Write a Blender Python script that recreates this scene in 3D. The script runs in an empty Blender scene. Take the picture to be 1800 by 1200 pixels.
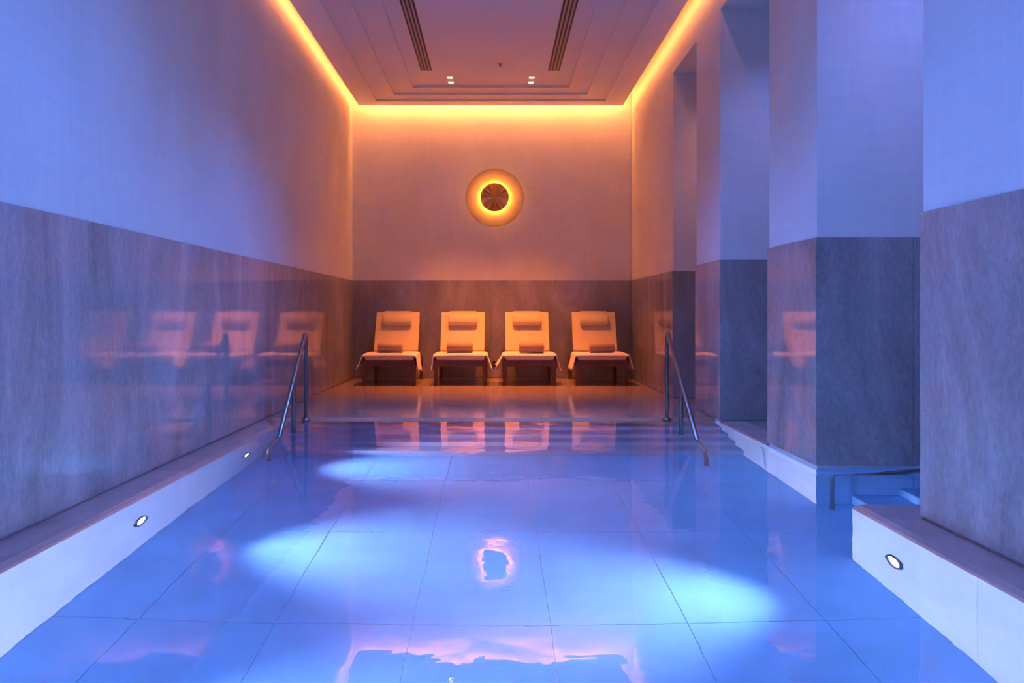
import bpy, bmesh, math, random
from mathutils import Vector, Matrix
random.seed(7)
S = bpy.context.scene
COL = S.collection

# ------------------------------------------------------------------ camera
F_PX = 1450.0                       # focal length in pixels of the 1800 px wide frame
cam_d = bpy.data.cameras.new('camera')
cam_d.sensor_width = 36.0
cam_d.lens = 36.0 * F_PX / 1800.0
cam_d.shift_x = (900 - 870) / 1800.0
cam_d.shift_y = -(600 - 549) / 1800.0
cam_d.clip_start = 0.05
cam = bpy.data.objects.new('camera', cam_d)
COL.objects.link(cam)
cam.location = (0, 0, 1.0)
cam.rotation_euler = (math.radians(90), 0, 0)
S.camera = cam

# ------------------------------------------------------------------ world (closed room: nothing comes from outside)
W = bpy.data.worlds.new('night')
S.world = W
W.use_nodes = True
bg = W.node_tree.nodes['Background']
bg.inputs[0].default_value = (0.0, 0.0, 0.0, 1)
bg.inputs[1].default_value = 0.0

# ------------------------------------------------------------------ view
S.view_settings.view_transform = 'Standard'
S.view_settings.look = 'None'
S.view_settings.gamma = 1.0
S.view_settings.use_curve_mapping = False
S.view_settings.exposure = 0.0
S.cycles.use_light_tree = False
S.cycles.max_bounces = 8
S.cycles.diffuse_bounces = 3
S.cycles.glossy_bounces = 4
S.cycles.transmission_bounces = 6
S.cycles.caustics_reflective = False
S.cycles.sample_clamp_indirect = 40.0
S.cycles.adaptive_threshold = 0.02

# lamp levels
COVE = 68.0
COVE_SIDE = 36.0
SPOT_W = 470.0
LAMP_W = 24.0
POOL_W = 395.0
BLUE_W = 700.0
NICHE_W = 90.0
AMBER = (1.0, 0.29, 0.065)
WARM = (1.0, 0.235, 0.03)
POOLC = (0.55, 0.63, 1.0)
BLUEC = (0.03, 0.21, 1.0)

# ------------------------------------------------------------------ main measures (metres, camera over the origin, Y = depth)
XL, XR = -2.16, 2.07          # faces of the stone dado left / right
YB, YF = 12.55, -4.5          # back wall, wall behind the camera
T = 0.012                     # thickness by which the stone cladding stands proud
DADO = 1.485
ZTOP = 4.6
PXL, PXR = -1.935, 1.862        # pool edges
WATER = -0.02
PF = -0.94                    # pool floor
YE = 7.75                     # far edge of pool
YN = -2.4                     # near edge of pool
LINT = 3.80
XO = 4.4                      # outer wall of the side niches

# ------------------------------------------------------------------ node helpers
def new_mat(name):
    m = bpy.data.materials.new(name)
    m.use_nodes = True
    nt = m.node_tree
    p = nt.nodes['Principled BSDF']
    return m, nt, p

def coords(nt, scale=(1, 1, 1), kind='Object'):
    tc = nt.nodes.new('ShaderNodeTexCoord')
    mp = nt.nodes.new('ShaderNodeMapping')
    mp.inputs['Scale'].default_value = scale
    if kind == 'World':
        g = nt.nodes.new('ShaderNodeNewGeometry')
        nt.links.new(g.outputs['Position'], mp.inputs['Vector'])
    else:
        nt.links.new(tc.outputs[kind], mp.inputs['Vector'])
    return mp.outputs['Vector']

def noise(nt, vec, scale, detail=4, rough=0.55, dist=0.0):
    n = nt.nodes.new('ShaderNodeTexNoise')
    n.inputs['Scale'].default_value = scale
    n.inputs['Detail'].default_value = detail
    n.inputs['Roughness'].default_value = rough
    n.inputs['Distortion'].default_value = dist
    nt.links.new(vec, n.inputs['Vector'])
    return n.outputs['Fac']

def ramp(nt, fac, stops):
    r = nt.nodes.new('ShaderNodeValToRGB')
    e = r.color_ramp.elements
    while len(e) < len(stops):
        e.new(0.5)
    for el, (pos, c) in zip(e, stops):
        el.position = pos
        el.color = (c[0], c[1], c[2], 1)
    nt.links.new(fac, r.inputs['Fac'])
    return r.outputs['Color']

def mixc(nt, a, b, fac, mode='MIX'):
    m = nt.nodes.new('ShaderNodeMix')
    m.data_type = 'RGBA'
    m.blend_type = mode
    for sock, v in ((m.inputs[6], a), (m.inputs[7], b)):
        if hasattr(v, 'is_output'):
            nt.links.new(v, sock)
        else:
            sock.default_value = (v[0], v[1], v[2], 1)
    if hasattr(fac, 'is_output'):
        nt.links.new(fac, m.inputs[0])
    else:
        m.inputs[0].default_value = fac
    return m.outputs[2]

def bump(nt, height, strength, distance):
    b = nt.nodes.new('ShaderNodeBump')
    b.inputs['Strength'].default_value = strength
    b.inputs['Distance'].default_value = distance
    nt.links.new(height, b.inputs['Height'])
    return b.outputs['Normal']

def simple(name, col, rough=0.6, metal=0.0, var=0.06, nscale=12.0, bmp=0.0, bdist=0.002, spec=0.5):
    m, nt, p = new_mat(name)
    v = coords(nt, kind='World')
    n = noise(nt, v, nscale, 2)
    lo = [c * (1 - var) for c in col]
    hi = [min(1, c * (1 + var)) for c in col]
    nt.links.new(ramp(nt, n, [(0.3, lo), (0.7, hi)]), p.inputs['Base Color'])
    p.inputs['Roughness'].default_value = rough
    p.inputs['Metallic'].default_value = metal
    p.inputs['Specular IOR Level'].default_value = spec
    if bmp:
        nt.links.new(bump(nt, n, bmp, bdist), p.inputs['Normal'])
    return m

def emit(name, col, strength):
    m = bpy.data.materials.new(name)
    m.use_nodes = True
    nt = m.node_tree
    nt.nodes.clear()
    o = nt.nodes.new('ShaderNodeOutputMaterial')
    e = nt.nodes.new('ShaderNodeEmission')
    e.inputs[0].default_value = (*col, 1)
    e.inputs[1].default_value = strength
    nt.links.new(e.outputs[0], o.inputs[0])
    return m

def stone_mat(name, dark, mid, light, rough, vert=True, spec=0.5, grain=0.42):
    m, nt, p = new_mat(name)
    v = coords(nt, (1, 1, 0.32) if vert else (1, 0.5, 1), 'World')
    big = noise(nt, v, 1.7, 4, 0.65, 1.2)
    v2 = coords(nt, (1, 1, 0.55) if vert else (1, 1, 1), 'World')
    fine = noise(nt, v2, 38.0, 3, 0.75)
    vein = noise(nt, coords(nt, (1.0, 1.0, 0.45), 'World'), 2.6, 4, 0.7, 2.2)
    c1 = ramp(nt, big, [(0.30, dark), (0.52, mid), (0.74, light)])
    c2 = ramp(nt, fine, [(0.32, [x * 0.66 for x in mid]), (0.68, [min(1, x * 1.32) for x in mid])])
    c3 = mixc(nt, c1, c2, grain)
    vr = ramp(nt, vein, [(0.485, (0, 0, 0)), (0.5, (1, 1, 1)), (0.515, (0, 0, 0))])
    s = nt.nodes.new('ShaderNodeSeparateColor')
    nt.links.new(vr, s.inputs[0])
    mu = nt.nodes.new('ShaderNodeMath'); mu.operation = 'MULTIPLY'; mu.inputs[1].default_value = 0.10
    nt.links.new(s.outputs[0], mu.inputs[0])
    c4 = mixc(nt, c3, [min(1, x * 1.5) for x in light], mu.outputs[0])
    # small tone shift from slab to slab
    oi = nt.nodes.new('ShaderNodeObjectInfo')
    mr = nt.nodes.new('ShaderNodeMapRange')
    mr.inputs['To Min'].default_value = 0.93
    mr.inputs['To Max'].default_value = 1.06
    nt.links.new(oi.outputs['Random'], mr.inputs['Value'])
    cc = nt.nodes.new('ShaderNodeCombineColor')
    for i in range(3):
        nt.links.new(mr.outputs[0], cc.inputs[i])
    c5 = mixc(nt, c4, cc.outputs[0], 1.0, 'MULTIPLY')
    nt.links.new(c5, p.inputs['Base Color'])
    rr = nt.nodes.new('ShaderNodeMapRange')
    rr.inputs['To Min'].default_value = rough * 0.94
    rr.inputs['To Max'].default_value = rough * 1.08
    nt.links.new(fine, rr.inputs['Value'])
    nt.links.new(rr.outputs[0], p.inputs['Roughness'])
    p.inputs['Specular IOR Level'].default_value = spec
    nt.links.new(bump(nt, fine, 0.02, 0.001), p.inputs['Normal'])
    return m

M = {}
# woven vinyl / plaster on the upper walls
def plaster():
    m, nt, p = new_mat('upper_wall_plaster')
    a = noise(nt, coords(nt, (1, 1, 0.12), 'World'), 26, 2, 0.6)
    b = noise(nt, coords(nt, (0.12, 0.12, 1), 'World'), 26, 2, 0.6)
    c = noise(nt, coords(nt, (1, 1, 1), 'World'), 1.3, 1, 0.5)
    base = ramp(nt, c, [(0.35, (0.76, 0.74, 0.71)), (0.65, (0.82, 0.80, 0.77))])
    wv = mixc(nt, ramp(nt, a, [(0.35, (0.93, 0.93, 0.93)), (0.65, (1, 1, 1))]),
              ramp(nt, b, [(0.35, (0.93, 0.93, 0.93)), (0.65, (1, 1, 1))]), 0.5)
    nt.links.new(mixc(nt, base, wv, 1.0, 'MULTIPLY'), p.inputs['Base Color'])
    p.inputs['Roughness'].default_value = 0.75
    p.inputs['Specular IOR Level'].default_value = 0.2
    ad = nt.nodes.new('ShaderNodeMath'); ad.operation = 'ADD'
    nt.links.new(a, ad.inputs[0]); nt.links.new(b, ad.inputs[1])
    nt.links.new(bump(nt, ad.outputs[0], 0.12, 0.002), p.inputs['Normal'])
    return m
M['plaster'] = plaster()
M['ceiling'] = simple('ceiling_paint', (0.82, 0.79, 0.77), 0.7, var=0.02, nscale=2, spec=0.2)
M['stone'] = stone_mat('polished_stone', (0.21, 0.188, 0.185), (0.36, 0.328, 0.325), (0.56, 0.52, 0.51), 0.055, grain=0.34)
M['deck'] = stone_mat('deck_stone', (0.29, 0.21, 0.155), (0.38, 0.28, 0.21), (0.46, 0.35, 0.27), 0.12, False)
M['coping'] = stone_mat('coping_stone', (0.40, 0.24, 0.20), (0.50, 0.31, 0.26), (0.58, 0.38, 0.32), 0.25, False, grain=0.12)
M['joint'] = simple('dark_joint', (0.05, 0.04, 0.04), 0.8)
M['pooltile'] = simple('pool_tile', (0.21, 0.48, 0.80), 0.5, var=0.07, nscale=3.5)
M['grout'] = simple('pool_grout', (0.18, 0.42, 0.70), 0.8)
M['poolwall'] = simple('pool_wall_stone', (0.68, 0.74, 0.84), 0.5, var=0.06, nscale=3.0)
M['stepstone'] = simple('step_stone', (0.36, 0.40, 0.55), 0.5, var=0.08, nscale=4)
M['steel'] = simple('brushed_steel', (0.30, 0.265, 0.255), 0.26, 1.0, 0.04, 40)
M['dark_metal'] = simple('dark_metal', (0.03, 0.025, 0.022), 0.5, 0.3, 0.1, 20)
M['bar'] = simple('diffuser_bar', (0.45, 0.38, 0.32), 0.6, 0.0, 0.05, 20)
M['whiteframe'] = simple('white_frame', (0.7, 0.68, 0.66), 0.5)
M['brass'] = simple('aged_brass', (0.62, 0.38, 0.16), 0.30, 1.0, 0.12, 18)
M['wood'] = None
def wood():
    m, nt, p = new_mat('dark_wood')
    v = coords(nt, (14, 14, 1.2), 'Object')
    n = noise(nt, v, 2.2, 6, 0.6, 0.8)
    nt.links.new(ramp(nt, n, [(0.3, (0.075, 0.026, 0.012)), (0.7, (0.16, 0.062, 0.028))]), p.inputs['Base Color'])
    p.inputs['Roughness'].default_value = 0.42
    nt.links.new(bump(nt, n, 0.1, 0.002), p.inputs['Normal'])
    return m
M['wood'] = wood()
def terry(name, col, rib=0.0):
    m, nt, p = new_mat(name)
    v = coords(nt, (1, 1, 1), 'Object')
    n = noise(nt, v, 160, 3, 0.7)
    n2 = noise(nt, v, 7, 4, 0.6)
    c = mixc(nt, ramp(nt, n, [(0.3, [x * 0.84 for x in col]), (0.7, [min(1, x * 1.08) for x in col])]),
             ramp(nt, n2, [(0.3, [x * 0.93 for x in col]), (0.7, col)]), 0.4)
    nt.links.new(c, p.inputs['Base Color'])
    p.inputs['Roughness'].default_value = 0.92
    p.inputs['Specular IOR Level'].default_value = 0.1
    p.inputs['Sheen Weight'].default_value = 0.15
    nt.links.new(bump(nt, n, 0.5, 0.003), p.inputs['Normal'])
    return m
M['cream'] = terry('cream_terry', (0.70, 0.58, 0.42))
M['pillow'] = terry('pillow_cloth', (0.62, 0.53, 0.40))
M['towel'] = terry('white_towel', (0.80, 0.74, 0.66))
M['roll'] = terry('tan_towel', (0.46, 0.30, 0.19))
M['cove'] = emit('cove_led', AMBER, COVE)
M['coveside'] = emit('cove_led_side', AMBER, COVE_SIDE)
M['spotlens'] = emit('downlight_lens', (1.0, 0.72, 0.42), 9.0)
M['addedlens'] = emit('added_lamp_lens', (0.2, 0.3, 1.0), 3.0)  # lens shared by the added wash and niche lamps
for k in ('spotlens', 'addedlens'):
    M[k].cycles.emission_sampling = 'NONE'
M['poollens'] = emit('pool_lamp_lens', (0.82, 0.95, 1.0), 6.0)
M['poollens'].cycles.emission_sampling = 'NONE'
M['lampring'] = emit('wall_lamp_led', (1.0, 0.42, 0.06), 60.0)
M['lampring'].cycles.emission_sampling = 'NONE'

def glassdisc():
    m = bpy.data.materials.new('amber_glass')
    m.use_nodes = True
    nt = m.node_tree
    p = nt.nodes['Principled BSDF']
    out = nt.nodes['Material Output']
    n = noise(nt, coords(nt, (1, 1, 1), 'Object'), 9, 4)
    nt.links.new(ramp(nt, n, [(0.3, (0.78, 0.60, 0.40)), (0.7, (0.86, 0.68, 0.48))]), p.inputs['Base Color'])
    p.inputs['Roughness'].default_value = 0.18
    tr = nt.nodes.new('ShaderNodeBsdfTransparent')
    tr.inputs[0].default_value = (1.0, 0.9, 0.75, 1)
    mx = nt.nodes.new('ShaderNodeMixShader')
    mx.inputs[0].default_value = 0.36
    nt.links.new(tr.outputs[0], mx.inputs[1])
    nt.links.new(p.outputs[0], mx.inputs[2])
    nt.links.new(mx.outputs[0], out.inputs[0])
    return m
M['glassdisc'] = glassdisc()

def water_mat():
    m = bpy.data.materials.new('pool_water')
    m.use_nodes = True
    nt = m.node_tree
    nt.nodes.clear()
    o = nt.nodes.new('ShaderNodeOutputMaterial')
    g = nt.nodes.new('ShaderNodeBsdfGlass')
    g.inputs['Roughness'].default_value = 0.0
    g.inputs['IOR'].default_value = 1.33
    g.inputs['Color'].default_value = (1, 1, 1, 1)
    n1 = noise(nt, coords(nt, (1, 1, 1), 'World'), 1.6, 2, 0.5, 0.4)
    n2 = noise(nt, coords(nt, (1, 1, 1), 'World'), 7.0, 2, 0.5, 0.3)
    ma = nt.nodes.new('ShaderNodeMath'); ma.operation = 'MULTIPLY_ADD'; ma.inputs[1].default_value = 0.22
    nt.links.new(n2, ma.inputs[0]); nt.links.new(n1, ma.inputs[2])
    nt.links.new(bump(nt, ma.outputs[0], 1.0, 0.0035), g.inputs['Normal'])
    nt.links.new(g.outputs[0], o.inputs['Surface'])
    return m
M['water'] = water_mat()

# ------------------------------------------------------------------ mesh helpers
def link(o, parent=None):
    COL.objects.link(o)
    if parent is not None:
        o.parent = parent
    return o

def obj(name, me, mat=None, parent=None, loc=None):
    if isinstance(me, bmesh.types.BMesh):
        b = me
        me = bpy.data.meshes.new(name)
        b.normal_update()
        b.to_mesh(me)
        b.free()
    if mat is not None and len(me.materials) == 0:
        me.materials.append(M[mat] if isinstance(mat, str) else mat)
    o = bpy.data.objects.new(name, me)
    if loc is not None:
        o.location = loc
    return link(o, parent)

def smooth(o, angle=40):
    for p in o.data.polygons:
        p.use_smooth = True
    try:
        o.data.set_sharp_from_angle(angle=math.radians(angle))
    except Exception:
        pass
    return o

def empty(name, loc=(0, 0, 0), rz=0.0, label=None, cat=None, group=None):
    o = bpy.data.objects.new(name, None)
    o.location = loc
    o.rotation_euler = (0, 0, rz)
    o.empty_display_size = 0.1
    link(o)
    tag(o, label, cat, group)
    return o

def tag(o, label=None, cat=None, group=None, kind=None):
    if label: o['label'] = label
    if cat: o['category'] = cat
    if group: o['group'] = group
    if kind: o['kind'] = kind
    return o

def bbox(b, lo, hi, bevel=0.0, seg=2):
    lo, hi = Vector(lo), Vector(hi)
    r = bmesh.ops.create_cube(b, size=1.0)
    vs = r['verts']
    c, d = (lo + hi) / 2, hi - lo
    for v in vs:
        v.co = Vector((v.co.x * d.x, v.co.y * d.y, v.co.z * d.z)) + c
    if bevel > 0:
        es = list({e for v in vs for e in v.link_edges})
        bmesh.ops.bevel(b, geom=es, offset=bevel, segments=seg, profile=0.5, affect='EDGES')

def box(lo, hi, bevel=0.0, seg=2):
    b = bmesh.new()
    bbox(b, lo, hi, bevel, seg)
    return b

def struct(name, bm, mat, label, cat=None):
    o = obj(name, bm, mat)
    tag(o, label, cat, None, 'structure')
    return o

def tube_bm(pts, r, n=12, b=None, fillet=0.0, cap=True):
    """round tube along a polyline, corners rounded by 'fillet'"""
    P = [Vector(p) for p in pts]
    if fillet > 0 and len(P) > 2:
        Q = [P[0]]
        for i in range(1, len(P) - 1):
            a, c, d = P[i - 1], P[i], P[i + 1]
            f = min(fillet, (a - c).length * 0.45, (d - c).length * 0.45)
            s, e = c + (a - c).normalized() * f, c + (d - c).normalized() * f
            for k in range(7):
                t = k / 6
                Q.append(s * (1 - t) ** 2 + c * 2 * t * (1 - t) + e * t * t)
        Q.append(P[-1])
        P = Q
    b = b or bmesh.new()
    rings = []
    up = None
    for i, p in enumerate(P):
        t = (P[min(i + 1, len(P) - 1)] - P[max(i - 1, 0)]).normalized()
        if up is None:
            up = Vector((1, 0, 0)) if abs(t.x) < 0.9 else Vector((0, 0, 1))
        u = (up - t * up.dot(t)).normalized()
        w = t.cross(u)
        up = u
        rings.append([b.verts.new(p + (u * math.cos(a) + w * math.sin(a)) * r)
                      for a in [2 * math.pi * k / n for k in range(n)]])
    for a, c in zip(rings, rings[1:]):
        for k in range(n):
            b.faces.new((a[k], a[(k + 1) % n], c[(k + 1) % n], c[k]))
    if cap:
        b.faces.new(rings[0][::-1])
        b.faces.new(rings[-1])
    bmesh.ops.recalc_face_normals(b, faces=b.faces[:])
    return b

def lathe_bm(profile, n=48, axis='Y', b=None):
    """profile: list of (radius, along-axis) points"""
    b = b or bmesh.new()
    rings = []
    for r, h in profile:
        ring = []
        for k in range(n):
            a = 2 * math.pi * k / n
            c, s = math.cos(a) * r, math.sin(a) * r
            ring.append(b.verts.new((c, h, s) if axis == 'Y' else (h, c, s) if axis == 'X' else (c, s, h)))
        rings.append(ring)
    for a, c in zip(rings, rings[1:]):
        for k in range(n):
            b.faces.new((a[k], a[(k + 1) % n], c[(k + 1) % n], c[k]))
    bmesh.ops.remove_doubles(b, verts=b.verts[:], dist=1e-5)
    bmesh.ops.recalc_face_normals(b, faces=b.faces[:])
    return b

def extrude_profile(pts, x0, x1, bevel=0.0):
    """closed polygon of (y,z) pushed from x0 to x1"""
    b = bmesh.new()
    A = [b.verts.new((x0, y, z)) for y, z in pts]
    C = [b.verts.new((x1, y, z)) for y, z in pts]
    b.faces.new(A)
    b.faces.new(C[::-1])
    n = len(pts)
    for i in range(n):
        b.faces.new((A[i], C[i], C[(i + 1) % n], A[(i + 1) % n]))
    bmesh.ops.recalc_face_normals(b, faces=b.faces[:])
    if bevel:
        bmesh.ops.bevel(b, geom=b.edges[:], offset=bevel, segments=2, profile=0.5, affect='EDGES')
    return b

PANEL_CACHE = {}
def slab(name, lo, hi, mat, parent, bevel=0.0015):
    """one stone slab: shared mesh for alike sizes, placed by its centre"""
    d = tuple(round(h - l, 4) for l, h in zip(lo, hi))
    key = (name, d, mat)
    if key not in PANEL_CACHE:
        b = box([-x / 2 for x in d], [x / 2 for x in d], bevel, 1)
        me = bpy.data.meshes.new(name)
        b.to_mesh(me); b.free()
        me.materials.append(M[mat])
        PANEL_CACHE[key] = me
    o = bpy.data.objects.new(name, PANEL_CACHE[key])
    o.location = [(l + h) / 2 for l, h in zip(lo, hi)]
    return link(o, parent)

def split(a, b, step, joints=None):
    if joints is None:
        n = max(1, round((b - a) / step))
        joints = [a + (b - a) * i / n for i in range(1, n)]
    e = [a] + list(joints) + [b]
    return list(zip(e, e[1:]))

J = 0.0012
def clad_x(parent, x, sgn, y0, y1, z0=0.012, z1=DADO, step=1.25, joints=None):
    """stone panels on a wall face with normal along X (sgn = direction of the normal); outer face at x"""
    for a, b in split(y0, y1, step, joints):
        lo = (min(x, x - sgn * (T - 0.001)), a + J, z0)
        hi = (max(x, x - sgn * (T - 0.001)), b - J, z1)
        slab('stone_panel', lo, hi, 'stone', parent)

def clad_y(parent, y, sgn, x0, x1, z0=0.012, z1=DADO, step=1.25, joints=None):
    for a, b in split(x0, x1, step, joints):
        lo = (a + J, min(y, y - sgn * (T - 0.001)), z0)
        hi = (b - J, max(y, y - sgn * (T - 0.001)), z1)
        slab('stone_panel', lo, hi, 'stone', parent)

# ------------------------------------------------------------------ the room shell
wl = struct('wall_left', box((XL - 0.3, YF, -1.1), (XL - T, YB + 0.3, ZTOP)), 'plaster', 'left wall, woven plaster above polished stone cladding')
clad_x(wl, XL, 1, YF, YB, joints=[-3.2, -1.6, 0.0, 1.55, 3.1, 4.67, 6.3, 8.03, 9.6, 11.2])
wb = struct('wall_back', box((XL - 0.3, YB + T, -1.1), (XO + 0.3, YB + 0.3, ZTOP)), 'plaster', 'back wall behind the loungers, plaster above stone cladding')
clad_y(wb, YB, -1, XL, XR, joints=[-1.35, -0.06, 1.23])

# right side: end block, two piers, near block; each a mass with plaster above and stone below
def block(name, y0, y1, label, face_x=True, face_near=True, face_far=False, xjoints=None, near_x1=None):
    o = struct(name, box((XR + T, y0 + T, -1.1), (XO + 0.3, y1 - T, ZTOP)), 'plaster', label)
    if face_x: clad_x(o, XR, -1, y0, y1, step=1.0)
    if face_near: clad_y(o, y0, -1, XR, near_x1 or XO, joints=xjoints)
    if face_far: clad_y(o, y1, 1, XR, XO)
    return o
b_end = block('wall_right', 9.62, YB, 'right wall nearest the loungers, with lit niche beside it', xjoints=[2.9])
p1 = block('wall_right_pier', 7.60, 8.53, 'farther right pier, stone base, beside the right handrail', xjoints=[2.9, 3.6], face_far=True)
p2 = block('wall_right_pier', 5.32, 6.27, 'nearer right pier, rising straight out of the pool', xjoints=[2.70, 3.5], face_far=True)
bn = block('wall_right_near', YF, 4.02, 'near right wall, cut by the right edge of the picture', face_near=False, face_far=True)
wo = struct('wall_right_outer', box((XO + T, 4.0, -1.1), (XO + 0.3, 9.7, ZTOP)), 'plaster', 'outer wall closing the side niches')
for a, b in ((4.02, 5.32), (6.27, 7.60), (8.53, 9.62)):
    clad_x(wo, XO, -1, a, b)
for i, (a, b) in enumerate(((4.02, 5.32), (6.27, 7.60), (8.53, 9.62))):
    struct('trim_%d' % (i + 1), box((XR + T, a - T, LINT), (XO, b + T, ZTOP)), 'plaster',
           ('lintel over the water passage', 'lintel between the two piers', 'lintel over the niche beside the back wall')[i])

struct('wall_front', box((XL - 0.3, YF - 0.3, -1.1), (XO + 0.3, YF, ZTOP)), 'plaster', 'wall behind the camera')

# ------------------------------------------------------------------ floor, pool basin, coping
fl = struct('floor', box((XL - 0.3, YE + 0.12, -1.1), (XO + 0.3, YB + 0.3, 0.0)), 'deck', 'polished brown stone deck in front of the loungers')
for a, c in split(XL - 0.011, XR + 0.06, 1.05):
    obj('edge_slab', extrude_profile([(YE + 0.1205, -1.0), (YE + 0.1205, 0.0), (YE + 0.10, 0.0), (YE, WATER - 0.002), (YE, -1.0)], a + 0.0004, c - 0.0004), 'deck', fl)
fn = struct('floor_niche', box((XR + 0.0135, 6.25, -1.1), (XO + 0.3, YE, -0.0005)), 'deck', 'stone floor of the niche between the two piers')
slab('coping_slab', (XR, 6.2705, -0.0135), (2.30, 7.5995, 0.0), 'coping', fn)
struct('floor_near', box((XL - 0.3, YF - 0.3, -1.1), (XO + 0.3, YN, 0.0)), 'deck', 'stone deck behind the camera')

pw = struct('wall_pool_left', box((XL - 0.3, YN, -1.1), (PXL - T, YE, WATER - 0.012)), 'joint', 'pale left wall of the pool basin')
for a, c in split(YN, YE, 1.2):
    slab('pool_wall_panel', (PXL - T + 0.001, a + J, PF), (PXL, c - J, WATER - 0.012), 'poolwall', pw)
cl = struct('trim_coping_left', box((XL - 0.02, YN, -0.0315), (PXL - 0.05, YE, -0.006)), 'joint', 'stone coping strip along the left wall')
def coping(x_in, x_out, y0, y1, parent):
    sg = 1 if x_in > x_out else -1
    pts = [(x_out, -0.031), (x_in, -0.031), (x_in, WATER - 0.001), (x_in - sg * 0.008, -0.012), (x_in - sg * 0.036, 0.0), (x_out, 0.0)]
    b = bmesh.new()
    A = [b.verts.new((x, y0 + J, z)) for x, z in pts]
    C = [b.verts.new((x, y1 - J, z)) for x, z in pts]
    b.faces.new(A); b.faces.new(C[::-1])
    for k in range(len(pts)):
        n = (k + 1) % len(pts)
        b.faces.new((A[k], A[n], C[n], C[k]))
    bmesh.ops.recalc_face_normals(b, faces=b.faces[:])
    return obj('coping_slab', b, 'coping', parent)
for a, c in split(YN, YE, 1.2):
    coping(PXL, XL - 0.011, a, c, cl)
CE = 4.30
pwr = struct('wall_pool_right', box((PXR + T, YN, -1.1), (XO + 0.3, CE - T, WATER - 0.012)), 'joint', 'pale right wall of the pool basin with a round lamp')
for a, c in split(YN, CE, 1.2):
    slab('pool_wall_panel', (PXR, a + J, PF), (PXR + T - 0.001, c - J, WATER - 0.012), 'poolwall', pwr)
for a, c in split(PXR, XO, 1.2):
    slab('pool_wall_panel', (a + J, CE - T + 0.001, PF), (c - J, CE, WATER - 0.012), 'poolwall', pwr)
cr = struct('trim_coping_right', box((PXR + 0.05, YN, -0.0315), (XO, CE - 0.05, -0.006)), 'joint', 'stone coping strip along the near right wall')
for a, c in split(YN, 4.0, 1.2) + [(4.0, CE)]:
    coping(PXR, XR - 0.001 if c < 4.01 else XO, a, c, cr)
# submerged faces of nearer pier and of the niche floor between the piers
pp = struct('wall_pool_pier', box((XR + 0.014, 5.334, -1.1), (XO, YE, -0.0125)), 'joint', 'pale basin wall under the nearer pier')
for a, c in ((5.32, 6.27), (6.27, 7.0), (7.0, YE)):
    slab('pool_wall_panel', (XR, a + J, PF), (XR + T, c - J, -0.014), 'poolwall', pp)
for a, c in ((XR, 2.70), (2.70, 3.5), (3.5, XO)):
    slab('pool_wall_panel', (a + J, 5.32, PF), (c - J, 5.32 + T, -0.014), 'pooltile', pp)  # floor tile blue stands in for the shade on this face

# pool floor of large pale slabs
pf = struct('floor_pool', box((PXL - 0.1, YN - 0.1, -1.15), (XO, YE, PF - 0.004)), 'grout', 'pool floor of large pale blue slabs')
xs = [PXL, -1.56, -0.96, -0.36, 0.24, 0.84, 1.44, XR]
ys = [YN + 1.2 * i for i in range(9)]
for j in range(len(ys) - 1):
    for i in range(len(xs) - 1):
        slab('pool_tile', (xs[i] + 0.0015, ys[j] + 0.0015, PF - 0.0035), (xs[i + 1] - 0.0015, ys[j + 1] - 0.0015, PF), 'pooltile', pf, 0.0015)
for i in range(4):
    a = XR + i * 0.58
    slab('pool_tile', (a + 0.0015, 4.30, PF - 0.0035), (a + 0.5785, 5.32, PF), 'pooltile', pf, 0.0015)

# steps down from the far deck, and steps up the side passage
st = struct('floor_pool_steps', box((PXL - 0.02, YE - 0.02, PF), (XR + 0.02, YE + 0.01, -0.03)), 'deck', 'submerged steps at the far end of the pool')
for i in range(4):
    zt = -0.20 - 0.18 * i
    y0 = YE - 0.22 * (i + 1)
    slab('step', (PXL + 0.001, y0, PF), (XR - 0.001, YE - 0.22 * i - 0.001, zt), 'stepstone', st, 0.006)
sp = struct('floor_passage_steps', box((3.5, CE, PF), (XO, 5.32, -0.02)), 'poolwall', 'submerged steps rising through the side passage')
for i, x in enumerate((2.30, 2.60, 2.90, 3.20)):
    slab('step', (x, CE + 0.001, PF), (x + 0.299, 5.319, -0.74 + 0.17 * i), 'pooltile', sp, 0.006)  # same tile blue, in place of the passage shade
sp2 = obj('step', box((3.5, CE, -0.1), (XO, 5.32, 0.0)), 'deck', sp)

# water
E_ = 0.003
poly = [(PXL - E_, YN - E_), (PXR + E_, YN - E_), (PXR + E_, CE - E_), (3.5, CE - E_), (3.5, 5.32 + E_), (XR + E_, 5.32 + E_), (XR + E_, YE + E_), (PXL - E_, YE + E_)]
b = bmesh.new()
A = [b.verts.new((x, y, PF - 0.002)) for x, y in poly]
C = [b.verts.new((x, y, WATER)) for x, y in poly]
b.faces.new(A[::-1]); b.faces.new(C)
for k in range(len(poly)):
    n = (k + 1) % len(poly)
    b.faces.new((A[k], A[n], C[n], C[k]))
bmesh.ops.recalc_face_normals(b, faces=b.faces[:])
wa = obj('pool_water', b, 'water')
tag(wa, 'still blue water filling the pool, faintly rippled', 'water', None, 'stuff')

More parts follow.
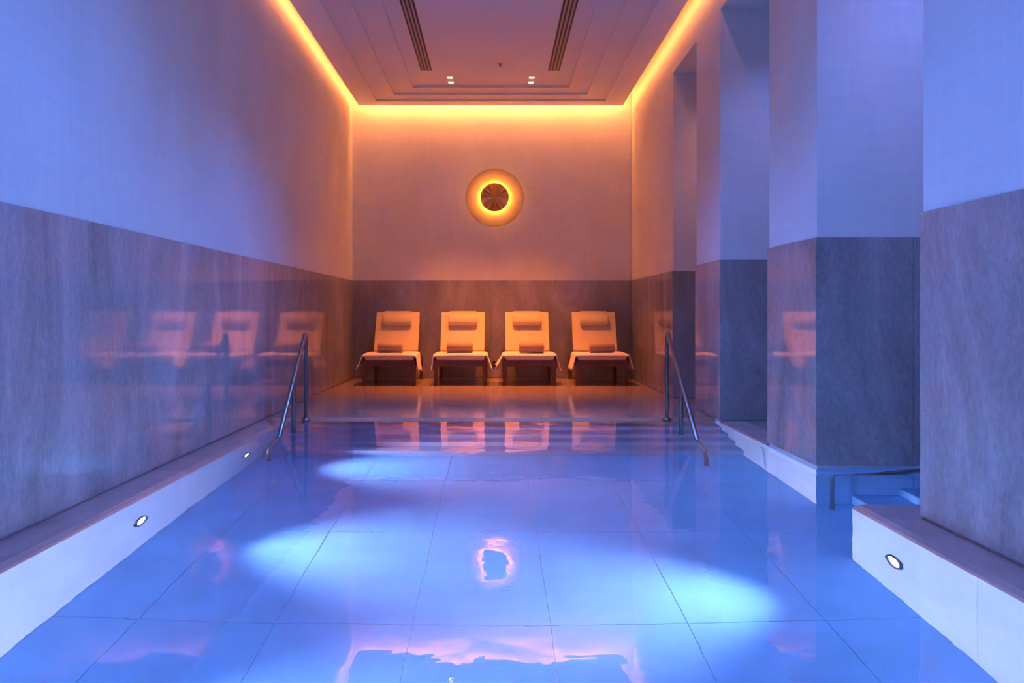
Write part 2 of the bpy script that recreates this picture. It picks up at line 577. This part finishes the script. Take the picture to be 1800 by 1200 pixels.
# ------------------------------------------------------------------ ceiling: stepped tray hung below the slab
struct('ceiling', box((XL - 0.3, YF - 0.3, ZTOP), (XO + 0.3, YB + 0.3, ZTOP + 0.2)), 'ceiling', 'slab above the lit cove')
def frame_bm(o, i, z0, z1):
    b = bmesh.new()
    (ax, ay, bx_, by), (cx, cy, dx, dy) = o, i
    O = [(ax, ay), (bx_, ay), (bx_, by), (ax, by)]
    I = [(cx, cy), (dx, cy), (dx, dy), (cx, dy)]
    V = [[b.verts.new((x, y, z)) for x, y in L] for L in (O, I) for z in (z0, z1)]
    o0, o1, i0, i1 = V
    for k in range(4):
        n = (k + 1) % 4
        b.faces.new((o0[k], o0[n], i0[n], i0[k]))
        b.faces.new((o1[k], o1[n], i1[n], i1[k]))
        b.faces.new((o0[k], o0[n], o1[n], o1[k]))
        b.faces.new((i0[k], i0[n], i1[n], i1[k]))
    bmesh.ops.recalc_face_normals(b, faces=b.faces[:])
    return b
Z0 = 4.106
R = [(-2.043, -4.3, 1.920, 12.37), (-1.745, -4.0, 1.630, 12.14), (-1.455, -3.7, 1.330, 11.90), (-1.156, -3.4, 1.045, 11.62)]
tray = None
for k in range(3):
    o = struct('ceiling_tray', frame_bm(R[k], R[k + 1], Z0 + 0.03 * k, 4.32), 'ceiling',
               ('outermost and lowest step of the ceiling tray', 'middle step of the ceiling tray', 'innermost step of the ceiling tray')[k])
x0, y0, x1, y1 = R[3]
ZC = Z0 + 0.09
struct('ceiling_panel', box((x0, y0, ZC), (x1, y1, 4.32)), 'ceiling', 'flat centre panel of the ceiling tray')

# cove strips hidden above the edge of the tray
def cove(lo, hi, label):
    o = obj('cove_light_strip', box(lo, hi), 'cove')
    tag(o, label, 'light strip', 'amber strips in the ceiling cove')
x0, y0, x1, y1 = R[0]
def cove_side(x, sg, label):
    t = empty('cove_light_strip', (x, (y0 + y1) / 2, 4.19), label=label, cat='light strip', group='amber strips in the ceiling cove')
    L = (y1 - y0) / 2
    a, c = sorted((0.0005 * sg, 0.010 * sg))
    obj('channel', box((a, -L, -0.018), (c, L, 0.018)), 'bar', t)
    b = bmesh.new()
    f = 0.0105 * sg
    vs = [b.verts.new(p) for p in ((f, -L, -0.015), (f, L, -0.015), (f, L, 0.015), (f, -L, 0.015))]
    b.faces.new(vs if sg > 0 else vs[::-1])
    obj('led_tape', b, 'coveside', t)
cove_side(x0, -1, 'amber light strip in the cove above the left wall')
cove_side(x1, 1, 'amber light strip in the cove above the right piers')
cove((x0, y1 + 0.001, 4.275), (x1, y1 + 0.045, 4.295), 'amber light strip in the cove above the back wall')

# slot air diffusers
def diffuser(xa, xb, label):
    t = empty('air_diffuser', ((xa + xb) / 2, 7.4, ZC), label=label, cat='air vent')
    w = xb - xa
    L = 10.88 - 7.4
    obj('dark_backing', box((-w / 2, -L, -0.004), (w / 2, L, 0.0)), 'dark_metal', t)  # flat dark plate, its colour stands in for shade inside the slots
    s = w / 7.0
    for k in range(3):
        x = -w / 2 + s * (1 + 2 * k)
        obj('blade', box((x, -L, -0.010), (x + s, L, -0.0042)), 'bar', t)
diffuser(-0.977, -0.832, 'long dark slot vent in the ceiling, left of the two')
diffuser(0.702, 0.855, 'long dark slot vent in the ceiling, right of the two')

# square downlights
def downlight(x, y, label):
    t = empty('ceiling_downlight', (x, y, ZC), label=label, cat='downlight', group='square downlights above the loungers')
    obj('frame', frame_bm((-0.05, -0.05, 0.05, 0.05), (-0.034, -0.034, 0.034, 0.034), -0.006, 0.0), 'whiteframe', t)
    obj('lens', box((-0.034, -0.034, -0.003), (0.034, 0.034, 0.0)), 'spotlens', t)
    d = bpy.data.lights.new('downlight_beam', 'SPOT')
    d.energy = SPOT_W
    d.color = WARM
    d.spot_size = math.radians(64)
    d.spot_blend = 1.0
    d.shadow_soft_size = 0.03
    l = link(bpy.data.objects.new('downlight_beam', d), t)
    l.location = (0, 0, -0.03)
    tgt = Vector((x * 0.9, 11.25, 0.4)) - Vector((x, y, ZC - 0.03))
    l.rotation_euler = tgt.to_track_quat('-Z', 'Y').to_euler()
downlight(-0.61, 11.45, 'small square downlight, left pair, the one nearer the back wall')
downlight(-0.61, 11.22, 'small square downlight, left pair, the one nearer the camera')
downlight(0.50, 11.45, 'small square downlight, right pair, the one nearer the back wall')
downlight(0.50, 11.22, 'small square downlight, right pair, the one nearer the camera')

# unseen blue wash lamps, added for the blue light on the walls
def wash(x, y, ang, k, label):
    t = empty('added_wash_light', (x, y, ZC), label=label, cat='downlight', group='added blue wash lamps over the pool')
    obj('ring', lathe_bm([(0.15, -0.008), (0.17, -0.008), (0.175, 0.0)], 32, 'Z'), 'whiteframe', t)
    obj('lens', lathe_bm([(0.0, -0.004), (0.15, -0.004), (0.15, 0.0)], 32, 'Z'), 'addedlens', t)
    d = bpy.data.lights.new('added_wash_beam', 'SPOT')
    d.energy = BLUE_W * k
    d.color = BLUEC
    d.spot_size = math.radians(ang)
    d.spot_blend = 1.0
    d.shadow_soft_size = 0.15
    l = link(bpy.data.objects.new('added_wash_beam', d), t)
    l.location = (0, 0, -0.03)
for y, a, k, w in ((0.3, 150, 1.5, 'just above the camera'), (3.8, 145, 1.0, 'between the near right wall and the left wall'), (7.0, 114, 1.2, 'nearest the handrails')):
    wash(-0.06, y, a, k, 'added unseen blue ceiling lamp %s' % w)

# unseen lamps added under the lintels to brighten piers and niches
def added_niche_lamp(x, y, col, w, label):
    t = empty('added_niche_light', (x, y, LINT), label=label, cat='downlight')
    obj('ring', lathe_bm([(0.04, -0.006), (0.052, -0.006), (0.055, 0.0)], 24, 'Z'), 'whiteframe', t)
    obj('lens', lathe_bm([(0.0, -0.003), (0.04, -0.003), (0.04, 0.0)], 24, 'Z'), 'addedlens', t)
    d = bpy.data.lights.new('added_niche_beam', 'SPOT')
    d.energy = w
    d.color = col
    d.spot_size = math.radians(130)
    d.spot_blend = 1.0
    d.shadow_soft_size = 0.05
    l = link(bpy.data.objects.new('added_niche_beam', d), t)
    l.location = (0, 0, -0.02)
added_niche_lamp(2.65, 4.60, (0.20, 0.27, 1.0), NICHE_W * 1.3, 'added unseen lamp under the lintel of the water passage')
added_niche_lamp(2.75, 6.75, (0.22, 0.28, 1.0), NICHE_W, 'added unseen lamp under the lintel between the piers')
added_niche_lamp(2.75, 9.0, (1.0, 0.36, 0.22), NICHE_W * 0.45, 'added unseen lamp under the lintel of the far niche')

# sprinkler
t = empty('fire_sprinkler', (0.068, 10.6, ZC), label='tiny dark sprinkler head in the middle of the ceiling', cat='sprinkler')
obj('plate', lathe_bm([(0.0, -0.008), (0.03, -0.008), (0.034, 0.0)], 20, 'Z'), 'bar', t)
obj('head', lathe_bm([(0.0, -0.035), (0.016, -0.033), (0.006, -0.022), (0.006, -0.008)], 14, 'Z'), 'dark_metal', t)

# ------------------------------------------------------------------ round wall lamp
s_b = F_PX / YB
lz = 1.0 + (549 - 348) / s_b
lx = (869.5 - 870) / s_b
t = empty('wall_lamp', (lx, YB, lz), label='round amber glass wall lamp with pleated brass centre, glowing on back wall', cat='lamp')
obj('back_plate', lathe_bm([(0.0, 0.012), (0.12, 0.012), (0.12, -0.03), (0.0, -0.03)], 40), 'brass', t)
RO, RI = 0.437, 0.215
gd = obj('glass_disc', lathe_bm([(0.0, -0.046), (RO - 0.006, -0.046), (RO - 0.006, -0.034), (0.0, -0.034)], 96), 'glassdisc', t)
smooth(gd)
smooth(obj('rim', lathe_bm([(RO - 0.006, -0.050), (RO + 0.002, -0.050), (RO + 0.002, -0.030), (RO - 0.006, -0.030), (RO - 0.006, -0.050)], 96), 'brass', t))
obj('light_ring', lathe_bm([(0.145, -0.062), (0.178, -0.062), (0.178, -0.072), (0.145, -0.072), (0.145, -0.062)], 64), 'lampring', t)
dl = bpy.data.lights.new('lamp_glow', 'AREA')
dl.shape = 'DISK'; dl.size = 0.40; dl.energy = LAMP_W; dl.color = (1.0, 0.40, 0.06)
lg = link(bpy.data.objects.new('lamp_glow', dl), t)
lg.location = (0, -0.0765, 0)
lg.rotation_euler = (math.radians(90), 0, 0)            # shines back on the glass and the wall
# pleated brass centre: radial folds
b = bmesh.new()
NF = 28
hub = b.verts.new((0, -0.118, 0))
ring1, ring2, rim_b = [], [], []
for k in range(NF):
    a = 2 * math.pi * k / NF
    fold = 0.0 if k % 2 else 1.0
    c, s = math.cos(a), math.sin(a)
    ring1.append(b.verts.new((c * RI * 0.5, -0.112 + 0.010 * fold, s * RI * 0.5)))
    ring2.append(b.verts.new((c * RI, -0.104 + 0.024 * fold, s * RI)))
    rim_b.append(b.verts.new((c * RI, -0.078, s * RI)))
hub_b = b.verts.new((0, -0.078, 0))
for k in range(NF):
    n = (k + 1) % NF
    b.faces.new((hub, ring1[k], ring1[n]))
    b.faces.new((ring1[k], ring2[k], ring2[n], ring1[n]))
    b.faces.new((ring2[k], rim_b[k], rim_b[n], ring2[n]))
    b.faces.new((hub_b, rim_b[n], rim_b[k]))
bmesh.ops.recalc_face_normals(b, faces=b.faces[:])
obj('pleated_disc', b, 'brass', t)
obj('stem', lathe_bm([(0.03, -0.078), (0.03, -0.03)], 20), 'brass', t)

# ------------------------------------------------------------------ socket low on the back wall
t = empty('wall_socket', ((870.8 - 870) / s_b, YB, 1 - (640 - 549) / s_b), label='small dark socket low on back wall between middle loungers', cat='socket')
obj('plate', box((-0.045, -0.010, -0.045), (0.045, 0.0, 0.045), 0.003), 'dark_metal', t)
obj('insert', lathe_bm([(0.0, -0.012), (0.024, -0.012), (0.028, -0.010)], 20), 'wood', t)

# ------------------------------------------------------------------ loungers
LOX = [-1.447, -0.475, 0.475, 1.468]
WHICH = ['leftmost', 'second from left', 'third from left', 'rightmost']
LY = 11.28                      # front face of the front legs

def cushion(pts, x0, x1, rad=0.02):
    b = extrude_profile(pts, x0, x1)
    bmesh.ops.bevel(b, geom=b.edges[:], offset=rad, segments=3, profile=0.5, affect='EDGES')
    return b

HX = 0.36
HINGE_Y, HINGE_Z = 0.80, 0.405
TOP_Y, TOP_Z = 1.10, 0.965
bd = Vector((0, TOP_Y - HINGE_Y, TOP_Z - HINGE_Z)); bl = bd.length; bdir = bd / bl
bn_ = Vector((0, -bdir.z, bdir.y))       # towards the sitter: forward and up

def make_lounger():
    root = empty('sun_lounger', (0, LY, 0))
    # legs: slightly tapered posts
    def leg(x, y, h, dx):
        b = bmesh.new()
        w = 0.062
        top = [(-w / 2, 0), (w / 2, 0), (w / 2, w), (-w / 2, w)]
        t_ = 0.046
        bot = [(-t_ / 2 + dx, 0.008), (t_ / 2 + dx, 0.008), (t_ / 2 + dx, t_ + 0.008), (-t_ / 2 + dx, t_ + 0.008)]
        A = [b.verts.new((x + p, y + q, 0.0)) for p, q in bot]
        C = [b.verts.new((x + p, y + q, h)) for p, q in top]
        b.faces.new(A[::-1]); b.faces.new(C)
        for i in range(4):
            b.faces.new((A[i], A[(i + 1) % 4], C[(i + 1) % 4], C[i]))
        bmesh.ops.bevel(b, geom=b.edges[:], offset=0.004, segments=1, affect='EDGES')
        return b
    for x, dx in ((-HX + 0.031, -0.012), (HX - 0.031, 0.012)):
        obj('leg', leg(x, 0.0, 0.345, dx), 'wood', root)
        obj('leg', leg(x, 1.10, 0.345, dx), 'wood', root)
    obj('front_rail', box((-HX + 0.055, 0.004, 0.262), (HX - 0.055, 0.044, 0.345), 0.004), 'wood', root)
    obj('rear_rail', box((-HX + 0.055, 1.115, 0.262), (HX - 0.055, 1.155, 0.345), 0.004), 'wood', root)
    for x in (-HX, HX - 0.04):
        obj('side_rail', box((x + 0.004, 0.055, 0.262), (x + 0.036, 1.11, 0.345), 0.004), 'wood', root)
    for k in range(6):
        y = 0.12 + k * 0.13
        obj('seat_slat', box((-HX + 0.035, y, 0.318), (HX - 0.035, y + 0.075, 0.343), 0.003), 'wood', root)
    # back frame: two stiles, a top rail and a prop
    def bpt(u, v):   # u along the back, v off the back plane
        p = Vector((0, HINGE_Y, HINGE_Z)) + bdir * u + bn_ * v
        return (p.y, p.z)
    for x in (-0.325, 0.280):
        obj('back_stile', extrude_profile([bpt(-0.06, -0.045), bpt(-0.06, -0.008), bpt(bl - 0.02, -0.008), bpt(bl - 0.02, -0.045)], x, x + 0.045, 0.003), 'wood', root)
    obj('back_top_rail', extrude_profile([bpt(bl - 0.09, -0.045), bpt(bl - 0.09, -0.008), bpt(bl - 0.02, -0.008), bpt(bl - 0.02, -0.045)], -0.28, 0.28, 0.003), 'wood', root)
    for x in (-0.22, 0.22):
        p0 = bpt(bl * 0.55, -0.03)
        obj('prop', tube_bm([(x, p0[0], p0[1]), (x, 1.10, 0.31)], 0.012, 8), 'wood', root)
    # cushions
    mt = obj('mattress', cushion([(0.0, 0.346), (HINGE_Y + 0.02, 0.346), (HINGE_Y + 0.03, 0.425), (0.0, 0.425)], -0.335, 0.335, 0.018), 'cream', root)
    smooth(mt)
    # back cushion with soft horizontal ribs
    prof = [bpt(0.0, 0.0)]
    NR = 22
    front = []
    for k in range(NR * 4 + 1):
        u = 0.02 + (bl - 0.02) * k / (NR * 4)
        front.append(bpt(u, 0.062 + 0.0010 * math.cos(2 * math.pi * k / 4)))
    poly = [bpt(0.0, 0.0)] + front + [bpt(bl + 0.012, 0.05), bpt(bl + 0.018, 0.03), bpt(bl + 0.01, 0.0)]
    bk = obj('back_cushion', extrude_profile(poly, -0.322, 0.322), 'cream', root)
    bv = bk.modifiers.new('soft', 'BEVEL'); bv.width = 0.012; bv.segments = 3; bv.limit_method = 'ANGLE'; bv.angle_limit = math.radians(50)
    smooth(bk, 35)
    # headrest roll hung by a flap over the top
    pts = []
    cu, cv, ra, rb = bl - 0.145, 0.100, 0.080, 0.058
    for k in range(24):
        a = 2 * math.pi * k / 24
        ca, sa = math.cos(a), math.sin(a)
        pts.append(bpt(cu + ra * math.copysign(abs(ca) ** 0.75, ca), cv + rb * math.copysign(abs(sa) ** 0.75, sa)))
    pb = extrude_profile(pts, -0.212, 0.212)
    hp = obj('headrest', pb, 'pillow', root)
    hb = hp.modifiers.new('soft', 'BEVEL'); hb.width = 0.025; hb.segments = 4; hb.limit_method = 'ANGLE'; hb.angle_limit = math.radians(60)
    smooth(hp, 60)
    obj('headrest_strap', extrude_profile([bpt(bl - 0.10, 0.069), bpt(bl - 0.10, 0.075), bpt(bl + 0.022, 0.072), bpt(bl + 0.022, 0.066)], -0.20, 0.20), 'pillow', hp)
    return root

def copy_tree(o, parent=None):
    c = o.copy()
    COL.objects.link(c)
    c.parent = parent
    for ch in list(o.children):
        copy_tree(ch, c)
    return c

proto = make_lounger()
for i, x in enumerate(LOX):
    o = proto if i == 0 else copy_tree(proto)
    o.location = (x, LY, 0)
    tag(o, ['leftmost sun lounger, dark wooden frame with cream cushion, by the left wall',
            'second sun lounger from the left, dark wood and cream cushion, left of the wall socket',
            'third sun lounger from the left, dark wood and cream cushion, right of the wall socket',
            'rightmost sun lounger, dark wooden frame with cream cushion, by the right wall'][i], 'sun lounger', 'sun loungers along the back wall')

# draped towels
def towel(x, seed, dropL, dropR, flareL, flareR, label):
    rnd = random.Random(seed)
    NX, NY = 44, 26
    b = bmesh.new()
    half = 0.345
    Ltot = half * 2 + dropL + dropR
    G = []
    ph = [rnd.uniform(0, 6.28) for _ in range(6)]
    for j in range(NY + 1):
        v = j / NY
        y = -0.022 + 0.60 * v
        row = []
        for i in range(NX + 1):
            s = -half - dropL + Ltot * i / NX
            side = 0.0
            z = 0.436
            px = s
            py = y
            if abs(s) > half:
                drop, fl, sg = (dropL, flareL, -1) if s < 0 else (dropR, flareR, 1)
                q = abs(s) - half
                k = q / drop
                px = sg * (half + 0.022 + fl * k ** 1.4 + 0.012 * math.sin(9 * v + ph[0] + sg) * k)
                z = 0.428 - q * 0.96 + 0.018 * k * math.sin(7 * v + ph[1])
                z = max(z, 0.03)
                py = y + 0.03 * k * math.sin(5 * v + ph[2]) - 0.015 * k * (1 - v)
            else:
                e = half - abs(s)
                if e < 0.03:
                    z -= 0.010 * (1 - e / 0.03) ** 2
                    px = math.copysign(abs(s) + 0.018 * (1 - e / 0.03), s)
                z += 0.004 * math.sin(6 * s + 5 * v + ph[3]) * min(1, e / 0.1)
                if v < 0.09:          # lip folding over the front edge
                    f = 1 - v / 0.09
                    z -= 0.034 * f ** 2 + 0.004 * math.sin(9 * s + ph[4]) * f
            row.append(b.verts.new((px, py, z)))
        G.append(row)
    for j in range(NY):
        for i in range(NX):
            b.faces.new((G[j][i], G[j][i + 1], G[j + 1][i + 1], G[j + 1][i]))
    bmesh.ops.recalc_face_normals(b, faces=b.faces[:])
    o = obj('bath_towel', b, 'towel', None, (x, LY, 0))
    sm = o.modifiers.new('thick', 'SOLIDIFY'); sm.thickness = 0.010; sm.offset = 0
    smooth(o, 180)
    tag(o, label, 'towel', 'towels draped over the loungers')
    return o
towel(LOX[0], 1, 0.20, 0.26, 0.075, 0.04, 'pale towel draped over the seat of the leftmost lounger')
towel(LOX[1], 2, 0.23, 0.21, 0.035, 0.055, 'pale towel draped over the seat of the second lounger from left')
towel(LOX[2], 3, 0.19, 0.23, 0.095, 0.06, 'pale towel draped over the seat of the third lounger from left')
towel(LOX[3], 4, 0.23, 0.22, 0.04, 0.06, 'pale towel draped over the seat of the rightmost lounger')

# rolled towels
def rolled(x, w, label):
    b = bmesh.new()
    N = 26
    R0 = 0.073
    prof = [(k, 0) for k in range(3)]
    rings = []
    for xx, rr in ((-w / 2, 0.0), (-w / 2 + 0.001, 0.045), (-w / 2 + 0.004, 0.064), (-w / 2 + 0.016, R0), (w / 2 - 0.016, R0), (w / 2 - 0.004, 0.064), (w / 2 - 0.001, 0.045), (w / 2, 0.0)):
        ring = []
        for k in range(N):
            a = 2 * math.pi * k / N
            r = rr * (1 + (0.05 * max(0, math.cos(a - 2.3)) ** 8))
            yy, zz = r * math.cos(a) * 1.12, r * math.sin(a) * 0.98
            zz = max(zz, -0.066)
            ring.append(b.verts.new((xx, yy, zz)))
        rings.append(ring)
    for a, c in zip(rings, rings[1:]):
        for k in range(N):
            b.faces.new((a[k], a[(k + 1) % N], c[(k + 1) % N], c[k]))
    bmesh.ops.remove_doubles(b, verts=b.verts[:], dist=1e-5)
    bmesh.ops.recalc_face_normals(b, faces=b.faces[:])
    root = empty('rolled_towel', (x, LY + 0.13, 0.4455), label=label, cat='rolled towel', group='rolled towels on the loungers')
    o = obj('roll', b, 'roll', root, (0, 0, 0.066))
    smooth(o, 50)
    # loose outer edge of the roll
    f = obj('loose_edge', box((-w / 2 + 0.012, -0.088, 0.044), (w / 2 - 0.012, -0.070, 0.056), 0.004), 'roll', root)
    return root
for i, (dx, w) in enumerate(((0.005, 0.345), (-0.01, 0.365), (0.03, 0.35), (0.005, 0.35))):
    rolled(LOX[i] + dx, w, 'tan rolled towel resting on the %s lounger' % ['leftmost', 'second from left', 'third from left', 'rightmost'][i])

# ------------------------------------------------------------------ handrails
def handrail(x, y_top, z_top, y_mid, y_low, label):
    t = empty('pool_handrail', (x, y_top, 0), label=label, cat='handrail', group='steel handrails at the pool steps')
    r = 0.020
    sl = (z_top - 0.02) / (y_top - y_low)
    zb = lambda y: z_top - sl * (y_top - y)
    yl = y_low - 0.35
    smooth(obj('rail', tube_bm([(0, 0, -0.02), (0, 0, z_top), (0, yl - y_top, zb(yl)), (0, yl - y_top - 0.02, -0.80)], r, 14, fillet=0.07), 'steel', t))
    smooth(obj('post', tube_bm([(0, y_mid - y_top, zb(y_mid) - 0.01), (0, y_mid - y_top, -0.32)], r * 0.95, 14), 'steel', t))
    smooth(obj('base_flange', lathe_bm([(0.02, 0.012), (0.034, 0.006), (0.042, -0.012)], 20, 'Z'), 'steel', t))
handrail(-1.785, 7.79, 0.822, 7.31, 6.88, 'slanting steel handrail at the left end of the pool steps')
handrail(1.625, 7.79, 0.835, 7.20, 6.70, 'slanting steel handrail at the right end of the pool steps')
# low rail in the side passage
t = empty('passage_handrail', (2.125, 5.20, PF), label='low steel handrail in the water beside the nearer pier', cat='handrail')
smooth(obj('rail', tube_bm([(0, 0, 0.0), (0, 0, 0.895), (0.60, 0, 0.945), (1.5, 0, 1.6)], 0.015, 14, fillet=0.03), 'steel', t))
smooth(obj('post', tube_bm([(1.5, 0, 1.6), (1.62, 0, 1.6), (1.62, 0, 0.94)], 0.015, 14, fillet=0.05), 'steel', t))

# ------------------------------------------------------------------ underwater lamps
def pool_lamp(side, y, z, label):
    x = PXL if side < 0 else PXR
    n = -side                      # direction the lamp looks
    t = empty('pool_lamp', (x, y, z), label=label, cat='pool light', group='round lamps in the pool walls')
    smooth(obj('ring', lathe_bm([(0.058, n * 0.002), (0.060, n * 0.010), (0.076, n * 0.010), (0.082, 0.0)], 40, 'X'), 'steel', t))
    obj('lens', lathe_bm([(0.0, n * 0.006), (0.045, n * 0.005), (0.059, n * 0.002)], 40, 'X'), 'poollens', t)
    d = bpy.data.lights.new('pool_beam', 'SPOT')
    d.energy = POOL_W
    d.color = POOLC
    d.spot_size = math.radians(84)
    d.spot_blend = 1.0
    d.shadow_soft_size = 0.03
    l = link(bpy.data.objects.new('pool_beam', d), t)
    l.location = (n * 0.03, 0, 0)
    l.rotation_euler = Vector((n, 0, 0)).to_track_quat('-Z', 'Z').to_euler()
pool_lamp(-1, 6.41, -0.49, 'small round lamp in left pool wall near the far handrail')
pool_lamp(-1, 4.50, -0.49, 'round lamp in left pool wall, the nearer of two in view')
pool_lamp(-1, 2.60, -0.50, 'round lamp in left pool wall just out of view')
pool_lamp(1, 3.84, -0.51, 'round lamp in the near right pool wall')
pool_lamp(1, 1.95, -0.52, 'round lamp in right pool wall just out of view')
